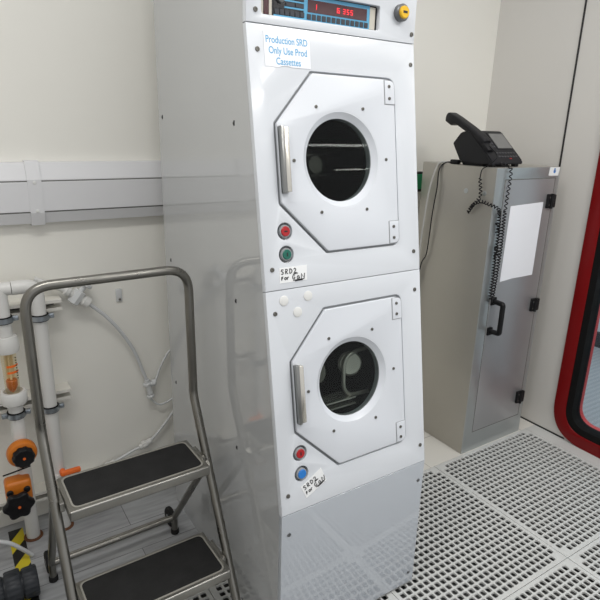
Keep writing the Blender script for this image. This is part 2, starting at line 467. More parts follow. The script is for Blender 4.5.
for xa, xb in ((X0, X0+.012), (X1-.012, X1)):
    b = bmesh.new()
    A = [b.verts.new((xa, y, z)) for y, z in prof]; B = [b.verts.new((xb, y, z)) for y, z in prof]
    b.faces.new(A); b.faces.new(B[::-1])
    for k in range(6): b.faces.new((A[k], A[(k+1) % 6], B[(k+1) % 6], B[k]))
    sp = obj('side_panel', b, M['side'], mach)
    if xa == X0:
        lab(sp, 'glossy grey-white left side panel with shade in its colour')
        for (y, z) in [(1.999, 1.623), (1.43, 1.607), (1.428, 1.099), (1.431, .596), (1.977, 1.109), (1.98, .6)]:
            b = bmesh.new(); box(b, (X0-.0012, y-.0035, z-.007), (X0+.001, y+.0035, z+.007), .001, 1); box(b, (X0-.002, y-.001, z-.004), (X0+.001, y+.0045, z+.002)); obj('screw_slot', b, M['ink'], sp)
b = bmesh.new(); box(b, (X0+.012, MB-.012, 0), (X1-.012, MB, ZTOP)); box(b, (X0+.012, ptop.y+t, ZTOP-.012), (X1-.012, MB-.012, ZTOP)); obj('back_panel', b, M['side'], mach)

def door_poly(v0, g=0., u0=.065, u1=.483, full=True):
    """outline of a door with both left corners cut, grown by g; v0 = door bottom"""
    lo, hi = v0, v0+.487
    p = [(u0-g, lo+.143-.41*g), (u0+.145-.41*g, lo-g), (u1+g, lo-g), (u1+g, hi+g), (u0+.123-.41*g, hi+g), (u0-g, hi-.135+.41*g)]
    return rpoly(p, [.012, .012, .03, .03, .012, .012], 6)
DOORS = (.7515, .1015)
def screw(T, u, v, n, r, parent, m='screw'):
    b = bmesh.new(); lathe(b, [(r*1.05, 0), (r, .0022), (r*.55, .0026), (r*.5, .0012)], T @ Matrix.Translation((u, v, n)), 14); return obj('screw', b, M[m], parent)
# sloping front panels (upper, lower): each a plate with a door opening, rounded outer edges
fronts = []
for va, vb, v0 in ((VS+.0008, VT-.0008, DOORS[0]), (.001, VS-.0008, DOORS[1])):
    holes = [door_poly(v0, .0042)]
    btn = [(.0742, .82), (.0742, .757)] if v0 > .5 else [(.0755, .1765), (.0765, .1125)]
    holes += [circle(u, v, .0235, 32) for u, v in btn]
    bm = plate([(.0005, va), (W-.0005, va), (W-.0005, vb), (.0005, vb)], holes, -.02, 0, TF, .0018)
    fp = obj('front_panel', bm, M['front'], mach)
    lab(fp, 'upper sloping front panel' if v0 > .5 else 'lower sloping front panel')
    fronts.append(fp)
    scr = [(.0258, v0-.032), (.5466, v0-.03), (.0282, v0+.533), (.5555, v0+.535)] if v0 > .5 else [(.0255, .598), (.546, .598), (.0255, .059), (.551, .063)]
    for u, v in scr: screw(TF, u, v, 0, .0062, fp)
for dz, mm in (((.45), 'k'),):
    pass
b = plate([(.0005, .012), (W-.0005, .012), (W-.0005, KZ-.001), (.0005, KZ-.001)], [], -.016, 0, TV, .002)
kick = obj('kick_panel', b, M['kick'], mach); lab(kick, 'glossy vertical lower panel with shade in its colour')
for u, z in ((.026, .45), (.548, .45), (.026, .059), (.546, .059)): screw(TV, u, z, 0, .006, kick, 'bezel')
# doors
def build_door(v0):
    cu, cv = .2765, v0+.2555
    d = obj('door', plate(door_poly(v0, -.002), [circle(cu, cv, .133, 72)], -.006, .006, TF, .003), M['door'], mach)
    lab(d, 'upper door with clipped left corners' if v0 > .5 else 'lower door with clipped left corners')
    obj('door_gap', plate(door_poly(v0, .0085), [circle(cu, cv, .14, 72)], -.014, -.007, TF), M['groove'], d)
    b = bmesh.new(); T = TF @ Matrix.Translation((cu, cv, 0))
    lathe(b, [(.136, -.001), (.1345, .0055), (.132, .0055), (.118, -.006), (.1155, -.0075), (.1155, -.028), (.138, -.028), (.136, -.001)], T, 72, False, False)
    obj('porthole_ring', b, M['door'], d)
    b = bmesh.new(); lathe(b, [(.1160, -.014), (.1160, -.0095)], T, 72); obj('porthole_glass', b, M['pane_dark'], d)
    for du, dv in [(-.0815, .1425), (.0815, .1425), (-.163, 0), (.163, 0), (-.0815, -.1425), (.0815, -.1425)]:
        screw(TF, cu+du, cv+dv, .006, .0045, d)
    # hinges at the right corners
    for hv, r_lo, r_hi in ((v0+.415, .001, .026), (v0+.005, .026, .001)):
        h = obj('hinge', plate(rpoly([(.443, hv), (.4795, hv), (.4795, hv+.066), (.443, hv+.066)], [0, r_lo, r_hi, 0]), [], .0055, .0085, TF, .001), M['door'], d)
        b = plate(rpoly([(.4405, hv-.002), (.482, hv-.002), (.482, hv+.068), (.4405, hv+.068)], [0, r_lo, r_hi, 0]), [], .0052, .0062, TF); obj('hinge_edge', b, M['groove'], h)
        for k in (.016, .05): screw(TF, .4585, hv+k, .0085, .0046, h)
    # upright handle: folded steel channel
    lo, hi = v0+.169, v0+.344
    b = bmesh.new()
    box(b, (.078, lo+.003, .006), (.0935, hi-.003, .022), .003, 2, TF)
    hb = obj('handle', b, M['handle_steel'], d); lab(hb, 'upright steel grab handle')
    b = bmesh.new(); box(b, (.0675, lo, .004), (.0795, hi, .0225), .003, 2, TF); obj('handle_edge', b, M['handle_shaded'], hb)
    # drum behind the glass
    b = bmesh.new(); lathe(b, [(.142, -.03), (.150, -.05), (.150, -.20), (.12, -.24), (.03, -.25), (.03, -.21), (.0, -.21)], T, 48, False, False)
    dr = obj('drum', b, M['drum'], d)
    b = bmesh.new()
    if v0 < .5:
        lathe(b, [(.012, 0), (.016, .05), (.034, .058), (.040, .066), (.040, .080), (.034, .086), (.014, .082)], axis_T(T @ Vector((.078, .012, -.15)), T.to_3x3() @ Vector((-.35, .15, 1))), 32)
        tube(b, arc_path([T @ Vector(p) for p in [(.12, -.085, -.075), (.018, -.08, -.075), (.030, .055, -.075), (.12, .062, -.075)]], .05, 8), .0075, 10)
        lathe(b, [(.030, 0), (.034, .004), (.034, .06), (.030, .064)], axis_T(T @ Vector((-.092, .012, -.13)), T.to_3x3() @ Vector((.5, .15, 1))), 24)  # added steel stub standing in for a light flash in the glass
        for k in range(2): box(b, (-.085+.02*k, -.104+.020*k, -.12), (.05, -.099+.020*k, -.05), 0, 1, T)
    else:
        cyl(b, T @ Vector((0, 0, -.19)), T.to_3x3() @ Vector((0, 0, 1)), .03, .06, 24, .004)
        for q in (-1, 1): box(b, (-.11, q*.03-.004, -.16), (.11, q*.03+.004, -.15), 0, 1, T)
    obj('rotor', b, M['drum_light' if v0 < .5 else 'drum'], dr)
    return d
for v0 in DOORS: build_door(v0)
# push buttons in round recesses
def button(u, v, m, label, glyph):
    T = TF @ Matrix.Translation((u, v, 0))
    b = bmesh.new(); lathe(b, [(.0238, -.0015), (.0235, -.013), (.012, -.014), (.012, -.02), (.0242, -.02)], T, 36, False, False); ho = obj('button_housing', b, M['bezel'], mach)
    lab(ho, label)
    b = bmesh.new(); lathe(b, [(.0175, -.0135), (.0175, .0), (.0165, .002), (.0138, .002), (.0134, .0)], T, 36, False, False); obj('bezel', b, M['groove'], ho)
    b = bmesh.new(); lathe(b, [(.0138, -.012), (.0138, .0035), (.0125, .005)], T, 36, False); cap = obj('button_cap', b, M[m], ho)
    b = bmesh.new()
    if glyph == 'hz':
        box(b, (-.005, -.002, .0048), (.005, .002, .0054), 0, 1, T)
    elif glyph == 'v': box(b, (-.002, -.005, .0048), (.002, .005, .0054), 0, 1, T)
    if glyph: obj('button_mark', b, M['ink'], cap)
    else: b.free()
button(.0742, .82, 'red', 'red push button beside upper door', 'hz')
button(.0742, .757, 'green', 'green push button beside upper door', 'v')
button(.0755, .1765, 'red', 'red push button beside lower door', 'v')
button(.0765, .1125, 'blue', 'blue push button beside lower door', '')
# blank caps
for u, v in ((.0557, .6306), (.1359, .6335), (.0982, .5926)):
    b = bmesh.new(); lathe(b, [(.0145, 0), (.0143, .0014), (.0115, .0024)], TF @ Matrix.Translation((u, v, 0)), 28); obj('blanking_cap', b, M['capdot'], fronts[1])
# control panel at the top
PH = ZTOP-ptop.z
zc0, zc1 = 1.872-ptop.z, 1.936-ptop.z
bm = plate([(.0005, .0008), (W-.0005, .0008), (W-.0005, PH), (.0005, PH)], [rrect(.045, zc0, .432, zc1, .008)], -.02, 0, TT, .0018)
cp = obj('control_panel', bm, M['front'], mach); lab(cp, 'top control panel')
for u, v in ((.0276, 1.880-ptop.z), (.559, 1.385+KZ-ptop.z-.03)): screw(TT, u, v, 0, .0062, cp)
dsp = obj('display', plate(rrect(.042, zc0-.003, .435, zc1+.003, .008), [], -.0195, -.014, TT), M['display'], cp)
def dbox(name, u0, z0, u1, z1, m, n0=-.0142, n1=-.0128, par=None):
    b = bmesh.new(); box(b, (u0, zc0+z0, n0), (u1, zc0+z1, n1), 0, 1, TT); return obj(name, b, M[m], par or dsp)
dbox('end_cap', .047, .003, .057, .06, 'cream_cap'); dbox('end_cap', .074, .003, .082, .06, 'cream_cap')
dbox('power_switch', .058, .003, .073, .06, 'disp_red', n1=-.012)
dbox('end_cap', .405, .003, .425, .06, 'cream_cap')
dbox('key_field', .088, .002, .186, .062, 'display', n1=-.0132)
dbox('blue_surround', .180, .002, .404, .062, 'disp_blue')
dw = dbox('display_window', .192, .0225, .394, .053, 'disp_red', n1=-.0120)
for x0_, x1_, zz in ((.088, .182, .0015), (.12, .185, .024), (.12, .185, .040)):
    dbox('blue_line', x0_, zz, x1_, zz+.004, 'disp_blue', n1=-.0122)
for k in range(13):
    u = .190+k*.0163; b = bmesh.new(); box(b, (u, zc0+.0045, -.013), (u+.0135, zc0+.0185, -.0112), .0008, 1, TT); obj('panel_key', b, M['key'], dsp)
for k in range(6):
    u = .090+k*.0158; b = bmesh.new(); box(b, (u, zc0+.0065, -.013), (u+.013, zc0+.0195, -.0112), .0008, 1, TT); obj('panel_key', b, M['key'], dsp)
for r_ in range(2):
    for k in range(2):
        u = .124+k*.030; z = .0285+.0165*r_; b = bmesh.new(); box(b, (u, zc0+z, -.013), (u+.026, zc0+z+.010, -.0112), .0008, 1, TT); obj('panel_key', b, M['key'], dsp)
b = bmesh.new(); lathe(b, [(.0105, -.0135), (.0095, -.006), (.008, -.005)], TT @ Matrix.Translation((.107, zc0+.043, 0)), 20); obj('selector_knob', b, M['bezel'], dsp)
def digit(b, u, z, s, segs):
    L = {'a': ((0, 2), (1, 2)), 'b': ((1, 1), (1, 2)), 'c': ((1, 0), (1, 1)), 'd': ((0, 0), (1, 0)), 'e': ((0, 0), (0, 1)), 'f': ((0, 1), (0, 2)), 'g': ((0, 1), (1, 1))}
    for k in segs:
        (a, c), (d, e) = L[k]; w_ = s*.09
        box(b, (u+min(a, d)*s*.55-w_, zc0+z+min(c, e)*s*.5-w_, -.0121), (u+max(a, d)*s*.55+w_, zc0+z+max(c, e)*s*.5+w_, -.0114), 0, 1, TT)
DG = {'0': 'abcdef', '1': 'bc', '3': 'abcdg', '5': 'afgcd', '8': 'abcdefg', '6': 'afgcde'}
b = bmesh.new()
for k, (u, ch) in enumerate(((.214, '1'), (.283, '1'), (.291, '6'), (.310, '3'), (.323, '5'), (.336, '5'))): digit(b, u, .032, .011, DG[ch])
obj('led_digits', b, M['led'], dw)
# yellow button on grey collar
T = TT @ Matrix.Translation((1.211-X0, 1.927-ptop.z, 0))
b = bmesh.new(); lathe(b, [(.0235, 0), (.0235, .014), (.021, .017), (.0175, .017), (.0175, .008)], T, 36); yb = obj('collar', b, M['bezel'], cp)
b = bmesh.new(); lathe(b, [(.0172, .008), (.0172, .021), (.015, .024)], T, 36); yc = obj('yellow_button', b, M['yellow'], yb)
b = bmesh.new(); box(b, (-.008, -.003, .0238), (.008, .0035, .0245), 0, 1, T); obj('button_mark', b, M['ink'], yc)

# hand written labels (marker pen on white tape), part of the front panels
GLY = {
 'S': [[(.8, .9), (.3, 1), (.1, .75), (.4, .55), (.75, .35), (.6, .05), (.05, .05)]],
 'R': [[(.1, 0), (.15, 1), (.6, .95), (.75, .72), (.5, .52), (.15, .5), (.8, .0)]],
 'D': [[(.1, 0), (.1, 1), (.5, .95), (.85, .6), (.7, .15), (.1, 0)]],
 '2': [[(.1, .8), (.4, 1), (.75, .8), (.6, .5), (.1, .05), (.85, .05)]],
 'F': [[(.1, 0), (.15, .75)], [(.1, .75), (.7, .8)], [(.12, .42), (.55, .45)]],
 'o': [[(.5, .6), (.2, .5), (.15, .15), (.5, .0), (.8, .2), (.75, .5), (.5, .6)]],
 'r': [[(.15, 0), (.15, .6)], [(.15, .4), (.4, .6), (.7, .55)]],
 'G': [[(.85, .85), (.4, 1), (.1, .6), (.2, .1), (.7, .05), (.85, .45), (.5, .45)]],
 'a': [[(.8, .6), (.3, .6), (.1, .25), (.3, 0), (.75, .2), (.8, .6), (.85, 0)]],
 'N': [[(.05, 0), (.15, 1), (1.0, .0), (1.15, 1.05)]]}
def scribble(lines, T, w):
    b = bmesh.new()
    for txt, x, y, s, sp in lines:
        for ch in txt:
            for st in GLY.get(ch, []):
                tube(b, [T @ Vector((x+px*s*.8, y+py*s, .0012)) for px, py in st], w, 6, flat=.35 if False else 1.)
            x += sp
    return b
def tape(poly, lines, extra, T, w, parent, label):
    la = obj('label_tape', plate(poly, [], .0001, .0009, T), M['label'], parent); lab(la, label)
    b = scribble(lines, T, w)
    for st in extra: tube(b, [T @ Vector((x, y, .0012)) for x, y in st], w, 6)
    obj('handwriting', b, M['ink'], la)
tape([(.0465, .680), (.1355, .680), (.1375, .722), (.048, .722)],
     [('SRD2', .052, .7040, .0130, .0135), ('For', .052, .6880, .011, .0090), ('GaN', .087, .6865, .0130, .0145)],
     [[(.092, .7018), (.106, .7025)], [(.090, .6838), (.126, .6845)], [(.096, .6815), (.121, .6822)]], TF, .00135, fronts[0], 'white tape label handwritten SRD2 For GaN, by the green button')
Trot = TF @ Matrix.Translation((.0735, .0690, 0)) @ Matrix.Rotation(radians(26), 4, 'Z')
tape([(0, -.038), (.082, -.038), (.084, .010), (.0, .006)],
     [('SRD2', .006, -.011, .0130, .0135), ('For', .006, -.028, .011, .0090), ('GaN', .040, -.0295, .0130, .0145)],
     [[(.046, -.0132), (.060, -.0125)], [(.043, -.0322), (.079, -.0315)], [(.049, -.0345), (.074, -.0338)]], TF @ Matrix.Translation((.072, .0665, 0)) @ Matrix.Rotation(radians(24), 4, 'Z'), .00135, fronts[1], 'white tape label handwritten SRD2 For GaN, by the blue button')
# printed notice taped above the upper door
nt_ = thing('paper_notice', 'white paper notice with blue printing taped above the upper door', 'notice', tuple(TF @ Vector((.118, 1.245, 0))))
shp = [(.0475, 1.2455), (.086, 1.244), (.1, 1.2485), (.118, 1.249), (.128, 1.2465), (.188, 1.247), (.1895, 1.318), (.1835, 1.3245), (.186, 1.333), (.0478, 1.330)]
obj('sheet', plate(shp, [], .0004, .0012, TF), M['paper'], nt_)
def stretched(s_, u, v): return text_bm(s_, .0245, TF @ Matrix.Translation((u, v, .0014)) @ Matrix.Diagonal((.80, 1, 1, 1)), .0002)
b = stretched('Production SRD', .0525, 1.3035)
merge(b, stretched('Only Use Prod', .060, 1.2775)); merge(b, stretched('Cassettes', .0805, 1.2515))
obj('printed_text', b, M['blue_ink'], nt_, smooth=False)

# ------------------------------------------------------------------ step ladder
LX, LY, LR = .3975, 1.4358, .0228
lad = thing('step_ladder', 'two tread stainless steel step ladder with tall handrail hoop', 'step ladder', (LX, LY, 0), LR)
h = .2387
path = [(-h, -.172, .012), (-h, .172, .725), (-h, .183, 1.165), (h, .183, 1.165), (h, .172, .725), (h, -.172, .012)]
b = tube(bmesh.new(), arc_path(path, [.12, .075, .075, .12], 10), .0145, 16); obj('handrail_frame', b, M['ladder'], lad, world=False)
for sx in (-1, 1):
    b = tube(bmesh.new(), arc_path([(sx*(.226 if sx > 0 else .236), .055 if sx > 0 else .12, .525), (sx*.2325, .398, .078), (sx*.2325, .40, .012)], .04, 8), .0125, 14); obj('rear_leg', b, M['ladder'], lad, world=False)
b = tube(bmesh.new(), [(-.232, .396, .079), (.232, .396, .079)], .0115, 14); obj('crossbar', b, M['ladder'], lad, world=False)
b = tube(bmesh.new(), [(-.235, .455, .043), (.235, .455, .043)], .006, 10); obj('axle', b, M['ladder'], lad, world=False)
for sx in (-1, 1):
    b = bmesh.new(); cyl(b, (sx*.235-.011, .455, .042), (1, 0, 0), .041, .022, 28, .005)
    wh = obj('wheel', b, M['rubber'], lad, world=False)
    b = bmesh.new(); cyl(b, (sx*.235-.014, .455, .042), (1, 0, 0), .014, .028, 16, .002); obj('hub', b, M['bezel'], wh, world=False)
    b = bmesh.new(); cyl(b, (sx*h, -.172, 0), (0, 0, 1), .019, .03, 18, .003); obj('rubber_foot', b, M['rubber'], lad, world=False)
    b = bmesh.new(); cyl(b, (sx*.2325, .40, 0), (0, 0, 1), .016, .022, 18, .003); obj('rubber_foot', b, M['rubber'], lad, world=False)
def tread(y0, y1, z, w_):
    poly = rpoly([(-w_, y0), (w_, y0), (w_, y1), (-w_, y1)], [.006, .006, .012, .012], 6)
    T = Matrix.Translation((0, 0, 0))
    t_ = obj('tread', plate(poly, [], z-.032, z, T, .004), M['tray'], lad, world=False)
    inn = rrect(-w_+.012, y0+.012, w_-.012, y1-.010, .022, 6); inn2 = rrect(-w_+.017, y0+.017, w_-.017, y1-.015, .02, 6)
    obj('mat_edging', plate(inn, [inn2], z-.001, z+.0022, T), M['mat_edge'], t_, world=False)
    obj('anti_slip_mat', plate(inn2, [], z-.001, z+.0016, T), M['mat_black'], t_, world=False)
    for sx in (-1, 1):
        b = bmesh.new(); box(b, (sx*w_-.004, y0+.06, z-.03), (sx*w_+.012*sx, y1-.05, z-.004), .002); obj('bracket', b, M['tray'], t_, world=False)
tread(0, .190, .5518, .2147); tread(-.1394, .073, .2484, .2147)

# ------------------------------------------------------------------ steel cabinet
CX0, CX1, CY0, CY1, CZ = 2.094, 2.562, 1.637, 2.095, 1.45
cab = thing('steel_cabinet', 'tall narrow stainless steel cabinet standing in the corner', 'cabinet', ((CX0+CX1)/2, 1.86, 0))
b = bmesh.new(); box(b, (CX0, CY0+.004, 0), (CX1, CY1, CZ), .003); obj('body', b, M['cab_side'], cab)
TC = Matrix(((1, 0, 0, 0), (0, 0, -1, CY0), (0, 1, 0, 0), (0, 0, 0, 1)))
b = plate([(CX0, .0), (CX1, .0), (CX1, CZ), (CX0, CZ)], [[(2.158, .112), (2.532, .112), (2.532, 1.398), (2.158, 1.398)]], -.004, 0, TC, .0008)
obj('front_frame', b, M['cab_frame'], cab)
b = plate([(2.1605, .1145), (2.5295, .1145), (2.5295, 1.3955), (2.1605, 1.3955)], [], -.0035, .001, TC, .0008); cd = obj('door', b, M['cab_front'], cab)
b = plate([(2.156, .110), (2.534, .110), (2.534, 1.400), (2.156, 1.400)], [[(2.1605, .1145), (2.5295, .1145), (2.5295, 1.3955), (2.1605, 1.3955)]], -.003, .0004, TC); obj('door_gap', b, M['strut_dark'], cab)
for z in (1.288, .757, .229):
    b = bmesh.new(); box(b, (2.484, CY0-.014, z-.034), (2.512, CY0, z+.034), .003); box(b, (2.508, CY0-.018, z-.032), (2.54, CY0, z+.032), .004)
    cyl(b, (2.511, CY0-.014, z-.036), (0, 0, 1), .008, .072, 14)
    hg = obj('hinge', b, M['black'], cab)
    for k in (-.018, .018):
        b = bmesh.new(); cyl(b, (2.494, CY0-.0135, z+k), (0, -1, 0), .0042, .0015, 12); obj('screw', b, M['screw'], hg)
b = bmesh.new(); hp = arc_path([(2.184, CY0-.002, .822), (2.184, CY0-.060, .820), (2.184, CY0-.060, .672), (2.184, CY0-.002, .668)], .010, 5)
tube(b, hp, .0125, 12)
box(b, (2.166, CY0-.010, .803), (2.200, CY0, .842), .003); box(b, (2.166, CY0-.010, .648), (2.200, CY0, .687), .003)
obj('handle', b, M['black'], cd)
for y, z, r in ((1.80, 1.335, .012), (1.692, 1.335, .011)):
    b = bmesh.new(); cyl(b, (CX0+.0005, y, z), (-1, 0, 0), r, .003, 22, .001); obj('bolt_cap', b, M['bezel' if False else 'cab_frame'], cab)
b = plate(rpoly([(2.472, 1.410), (2.548, 1.408), (2.556, 1.448), (2.478, 1.449)], .003), [], .0003, .001, TC); stk = obj('sticker', b, M['label'], cab); lab(stk, 'small white sticker with blue mark')
b = plate(circle(2.516, 1.429, .009, 20), [], .0011, .0014, TC); box(b, (2.511, CY0-.0014, 1.432), (2.521, CY0-.0010, 1.444)); obj('sticker_mark', b, M['sticker_blue'], stk)
sh = thing('paper_sheet', 'blank white paper sheet taped to the steel cabinet door', 'paper', (2.335, CY0-.003, .915))
obj('sheet', plate([(2.213, .914), (2.300, .921), (2.461, .921), (2.462, 1.285), (2.217, 1.277)], [], .0014, .0022, TC), M['paper'], sh)

# ------------------------------------------------------------------ telephone
PX, PY, PZ = 2.110, 1.690, CZ
ph = thing('desk_telephone', 'black desk telephone with screen on top of steel cabinet', 'telephone', (PX, PY, PZ))
w = .222
def prism(b, prof, x0, x1, T=Matrix.Identity(4)):
    A = [b.verts.new(T @ Vector((x0, y, z))) for y, z in prof]; B = [b.verts.new(T @ Vector((x1, y, z))) for y, z in prof]
    b.faces.new(A); b.faces.new(B[::-1]); n = len(prof)
    for k in range(n): b.faces.new((A[k], A[(k+1) % n], B[(k+1) % n], B[k]))
    return b
# wedge body
b = prism(bmesh.new(), [(-.005, .012), (0, .03), (.135, .152), (.15, .158), (.195, .147), (.238, .097), (.185, .018), (.06, .012)], 0, w)
bmesh.ops.bevel(b, geom=list(b.edges), offset=.004, segments=2, affect='EDGES'); obj('body', b, M['phone'], ph, world=False)
for x in (.03, w-.03):
    b = bmesh.new(); box(b, (x-.014, .005, 0), (x+.014, .03, .02), .004); obj('foot', b, M['rubber'], ph, world=False)
b = prism(bmesh.new(), [(.06, 0), (.178, 0), (.186, .012), (.15, .04), (.09, .05), (.06, .012)], .02, w-.02); obj('stand', b, M['phone'], ph, world=False)
sl = math.atan2(.122, .135); LF = math.hypot(.122, .135)
TP = Matrix.Translation((0, 0, .03)) @ Matrix.Rotation(sl, 4, 'X')      # local x, along face, normal
b = bmesh.new(); box(b, (.098, .066, -.004), (.216, .176, .0025), .003, 2, TP); bz = obj('screen_bezel', b, M['phone'], ph, world=False)
b = bmesh.new(); box(b, (.106, .074, .0015), (.208, .168, .0034), 0, 1, TP); obj('screen', b, M['screen'], bz, world=False)
for r_ in range(4):
    for c_ in range(3):
        x, y = .060+c_*.0135, .085+r_*.021; b = bmesh.new(); box(b, (x-.005, y-.006, -.003), (x+.005, y+.006, .003), .0015, 1, TP); obj('key', b, M['phone_key'], ph, world=False)
for c_ in range(7):
    x = .075+c_*.02
    for y in (.024, .046):
        b = bmesh.new(); box(b, (x-.007, y-.004, -.003), (x+.007, y+.004, .0022), .0012, 1, TP); obj('key', b, M['phone_key'], ph, world=False)
b = bmesh.new(); box(b, (.138, .008, -.002), (.152, .013, .0012), 0, 1, TP); obj('red_mark', b, M['red'], ph, world=False)
# handset lying along the left side, its upper end standing clear of the body
hs = bmesh.new()
A = Vector((.030, .060, .104)); Bq = Vector((.030, .298, .228))
d = (Bq-A).normalized(); nn = d.cross(Vector((1, 0, 0))); nn = nn if nn.z > 0 else -nn
TH_ = Matrix((Vector((1, 0, 0)), d, nn)).transposed().to_4x4(); TH_.translation = A; Lh = (Bq-A).length
sec = [(0, .023, -.012, .012), (.010, .027, -.022, .017), (.05, .028, -.024, .019), (.068, .027, -.012, .020), (.12, .027, -.010, .021), (Lh-.07, .027, -.012, .020), (Lh-.05, .028, -.030, .019), (Lh-.010, .028, -.030, .016), (Lh, .024, -.018, .010)]
rings = []
for y, hw, z0, z1 in sec:
    pts = rrect(-hw, z0, hw, z1, min(.010, (z1-z0)*.45), 3)
    rings.append([hs.verts.new(TH_ @ Vector((x, y, z))) for x, z in pts])
for A_, B_ in zip(rings, rings[1:]):
    for k in range(len(A_)): hs.faces.new((A_[k], A_[(k+1) % len(A_)], B_[(k+1) % len(A_)], B_[k]))
hs.faces.new(rings[0]); hs.faces.new(rings[-1][::-1])
obj('handset', hs, M['phone'], ph, world=False)
b = bmesh.new(); box(b, (.006, .05, -.004), (.052, .10, .016), .004, 2, TP); box(b, (.008, .125, -.004), (.050, .172, .014), .004, 2, TP); obj('cradle', b, M['phone'], ph, world=False)
# coiled cord: hangs at the cabinet's front corner
def coil(path, r, turns_per_m, wire, seg=6, jitter=0):
    P = spline(path, 24); L = [0]
    for a, c in zip(P, P[1:]): L.append(L[-1]+(c-a).length)
    n = int(L[-1]*turns_per_m*10); fr = frames(P); out = []
    for i in range(n+1):
        s = L[-1]*i/n; k = 0
        while k < len(L)-2 and L[k+1] < s: k += 1
        tt = (s-L[k])/max(1e-9, L[k+1]-L[k]); p = fr[k][0].lerp(fr[k+1][0], tt); a = fr[k][1]; c = fr[k][2]
        ph_ = 2*pi*i/10; out.append(p+(a*cos(ph_)+c*sin(ph_))*r)
    return out
cord = bmesh.new()
sx_ = CX0-.012; fy_ = CY0-.014
tube(cord, spline([(2.140, 1.742, 1.545), (2.128, 1.675, 1.500), (2.092, 1.690, 1.458), (2.078, 1.708, 1.44), (sx_-.004, 1.715, 1.40)], 8), .0025, 6)
tube(cord, coil([(sx_-.004, 1.715, 1.40), (sx_-.004, 1.705, 1.36), (sx_-.004, 1.70, 1.315)], .0062, 60, .0025), .0026, 6)
tube(cord, coil([(sx_-.006, 1.70, 1.315), (sx_-.008, 1.72, 1.292), (sx_-.010, 1.748, 1.255), (sx_-.010, 1.757, 1.238), (sx_-.008, 1.75, 1.252), (sx_-.018, 1.72, 1.285), (sx_-.014, 1.68, 1.30), (sx_-.010, 1.645, 1.292), (2.10, fy_-.01, 1.275), (2.128, fy_, 1.245)], .0066, 68, .0026), .0026, 6)
tube(cord, coil([(2.128, fy_, 1.245), (2.140, fy_, 1.15), (2.136, fy_, 1.05), (2.142, fy_, .95), (2.140, fy_, .86), (2.147, fy_-.008, .835), (2.152, fy_-.006, .87), (2.150, fy_-.012, .98), (2.156, fy_-.010, 1.08), (2.150, fy_-.012, 1.18), (2.158, fy_-.006, 1.26)], .0068, 72, .0027), .0028, 6)
tube(cord, coil([(2.158, fy_-.006, 1.26), (2.168, fy_, 1.33), (2.172, fy_, 1.40), (2.170, fy_+.004, 1.45), (2.172, 1.66, 1.462), (2.172, 1.70, 1.466)], .0058, 46, .0024), .0026, 6)
tube(cord, coil([(2.11, fy_, 1.20), (2.120, fy_, 1.205), (2.134, fy_, 1.19), (2.128, fy_, 1.16)], .0062, 60, .0025), .0026, 6)
tube(cord, coil([(2.118, fy_-.006, 1.085), (2.134, fy_-.006, 1.09), (2.134, fy_-.01, 1.06), (2.120, fy_-.006, 1.055)], .0075, 66, .0027), .003, 6)
for v in cord.verts: v.co -= Vector((PX, PY, PZ))
obj('coiled_cord', cord, M['black'], ph, world=False)
# cables from the telephone down the left side of the cabinet
b = tube(bmesh.new(), spline([(2.16, 1.90, CZ+.012), (2.13, 1.94, CZ+.006), (2.098, 1.975, CZ+.006), (2.086, 1.995, CZ-.02), (2.080, 2.02, 1.33), (2.078, 2.035, 1.2), (2.080, 2.05, 1.0), (2.085, 2.045, .8), (2.083, 2.06, .5)], 10), .004, 8)
tag(obj('telephone_cable', b, M['cable_white']), 'pale grey cable running from telephone over cabinet edge', 'cable')
b = tube(bmesh.new(), spline([(2.15, 1.885, CZ+.014), (2.12, 1.90, CZ+.008), (2.097, 1.945, CZ+.006), (2.087, 1.975, CZ-.03), (2.080, 1.972, 1.33), (2.078, 1.985, 1.2), (2.080, 2.00, 1.0), (2.078, 2.03, .93), (2.080, 2.055, .75), (2.083, 2.07, .5)], 10), .003, 8)
tag(obj('power_cable', b, M['black']), 'thin black cable hanging down the side of the cabinet', 'cable')
b = bmesh.new(); box(b, (2.105, 1.885, CZ), (2.135, 1.93, CZ+.022), .006); tag(obj('cable_plug', b, M['black']), 'small black plug lying behind the telephone', 'plug')
# green panel on the wall, mostly hidden by the machine
gp = thing('green_wall_panel', 'green panel in black case on wall between machine and cabinet', 'panel', (2.12, YB, 1.34))
b = bmesh.new(); box(b, (2.02, YB-.04, 1.285), (2.212, YB-.001, 1.39), .004); obj('case', b, M['black'], gp)
b = bmesh.new(); box(b, (2.03, YB-.043, 1.30), (2.197, YB-.039, 1.378)); obj('green_face', b, M['exit_green'], gp)

# ------------------------------------------------------------------ trunking on the back wall
tr = thing('cable_trunking', 'white horizontal cable trunking on wall left of machine', 'trunking', (-.2, YB, 1.23))
def trunk_prof(o): return [(YB-.0005, 1.459+o), (YB-.026-o, 1.457+o), (YB-.050-o, 1.40), (YB-.050-o, 1.283), (YB-.034-o, 1.243-o), (YB-.0005, 1.240-o)]
b = prism(bmesh.new(), trunk_prof(0), -1.28, 1.9); obj('body', b, M['trunk'], tr, smooth=False)
b = bmesh.new(); box(b, (-1.28, YB-.054, 1.288), (1.902, YB-.049, 1.392), .0015); obj('lid', b, M['trunk'], tr, smooth=False)
b = bmesh.new(); box(b, (-1.28, YB-.0508, 1.3925), (1.9015, YB-.049, 1.3965)); box(b, (-1.28, YB-.0508, 1.2835), (1.9015, YB-.049, 1.2872)); obj('lid_seam', b, M['strut_dark'], tr, smooth=False)
b = prism(bmesh.new(), trunk_prof(.006), .267, .313); cpl = obj('joint_cover', b, M['trunk'], tr, smooth=False)
for z in (1.39, 1.29):
    b = bmesh.new(); cyl(b, (.29, YB-.0555, z), (0, -1, 0), .006, .003, 14, .001); obj('screw', b, M['capdot'], cpl)
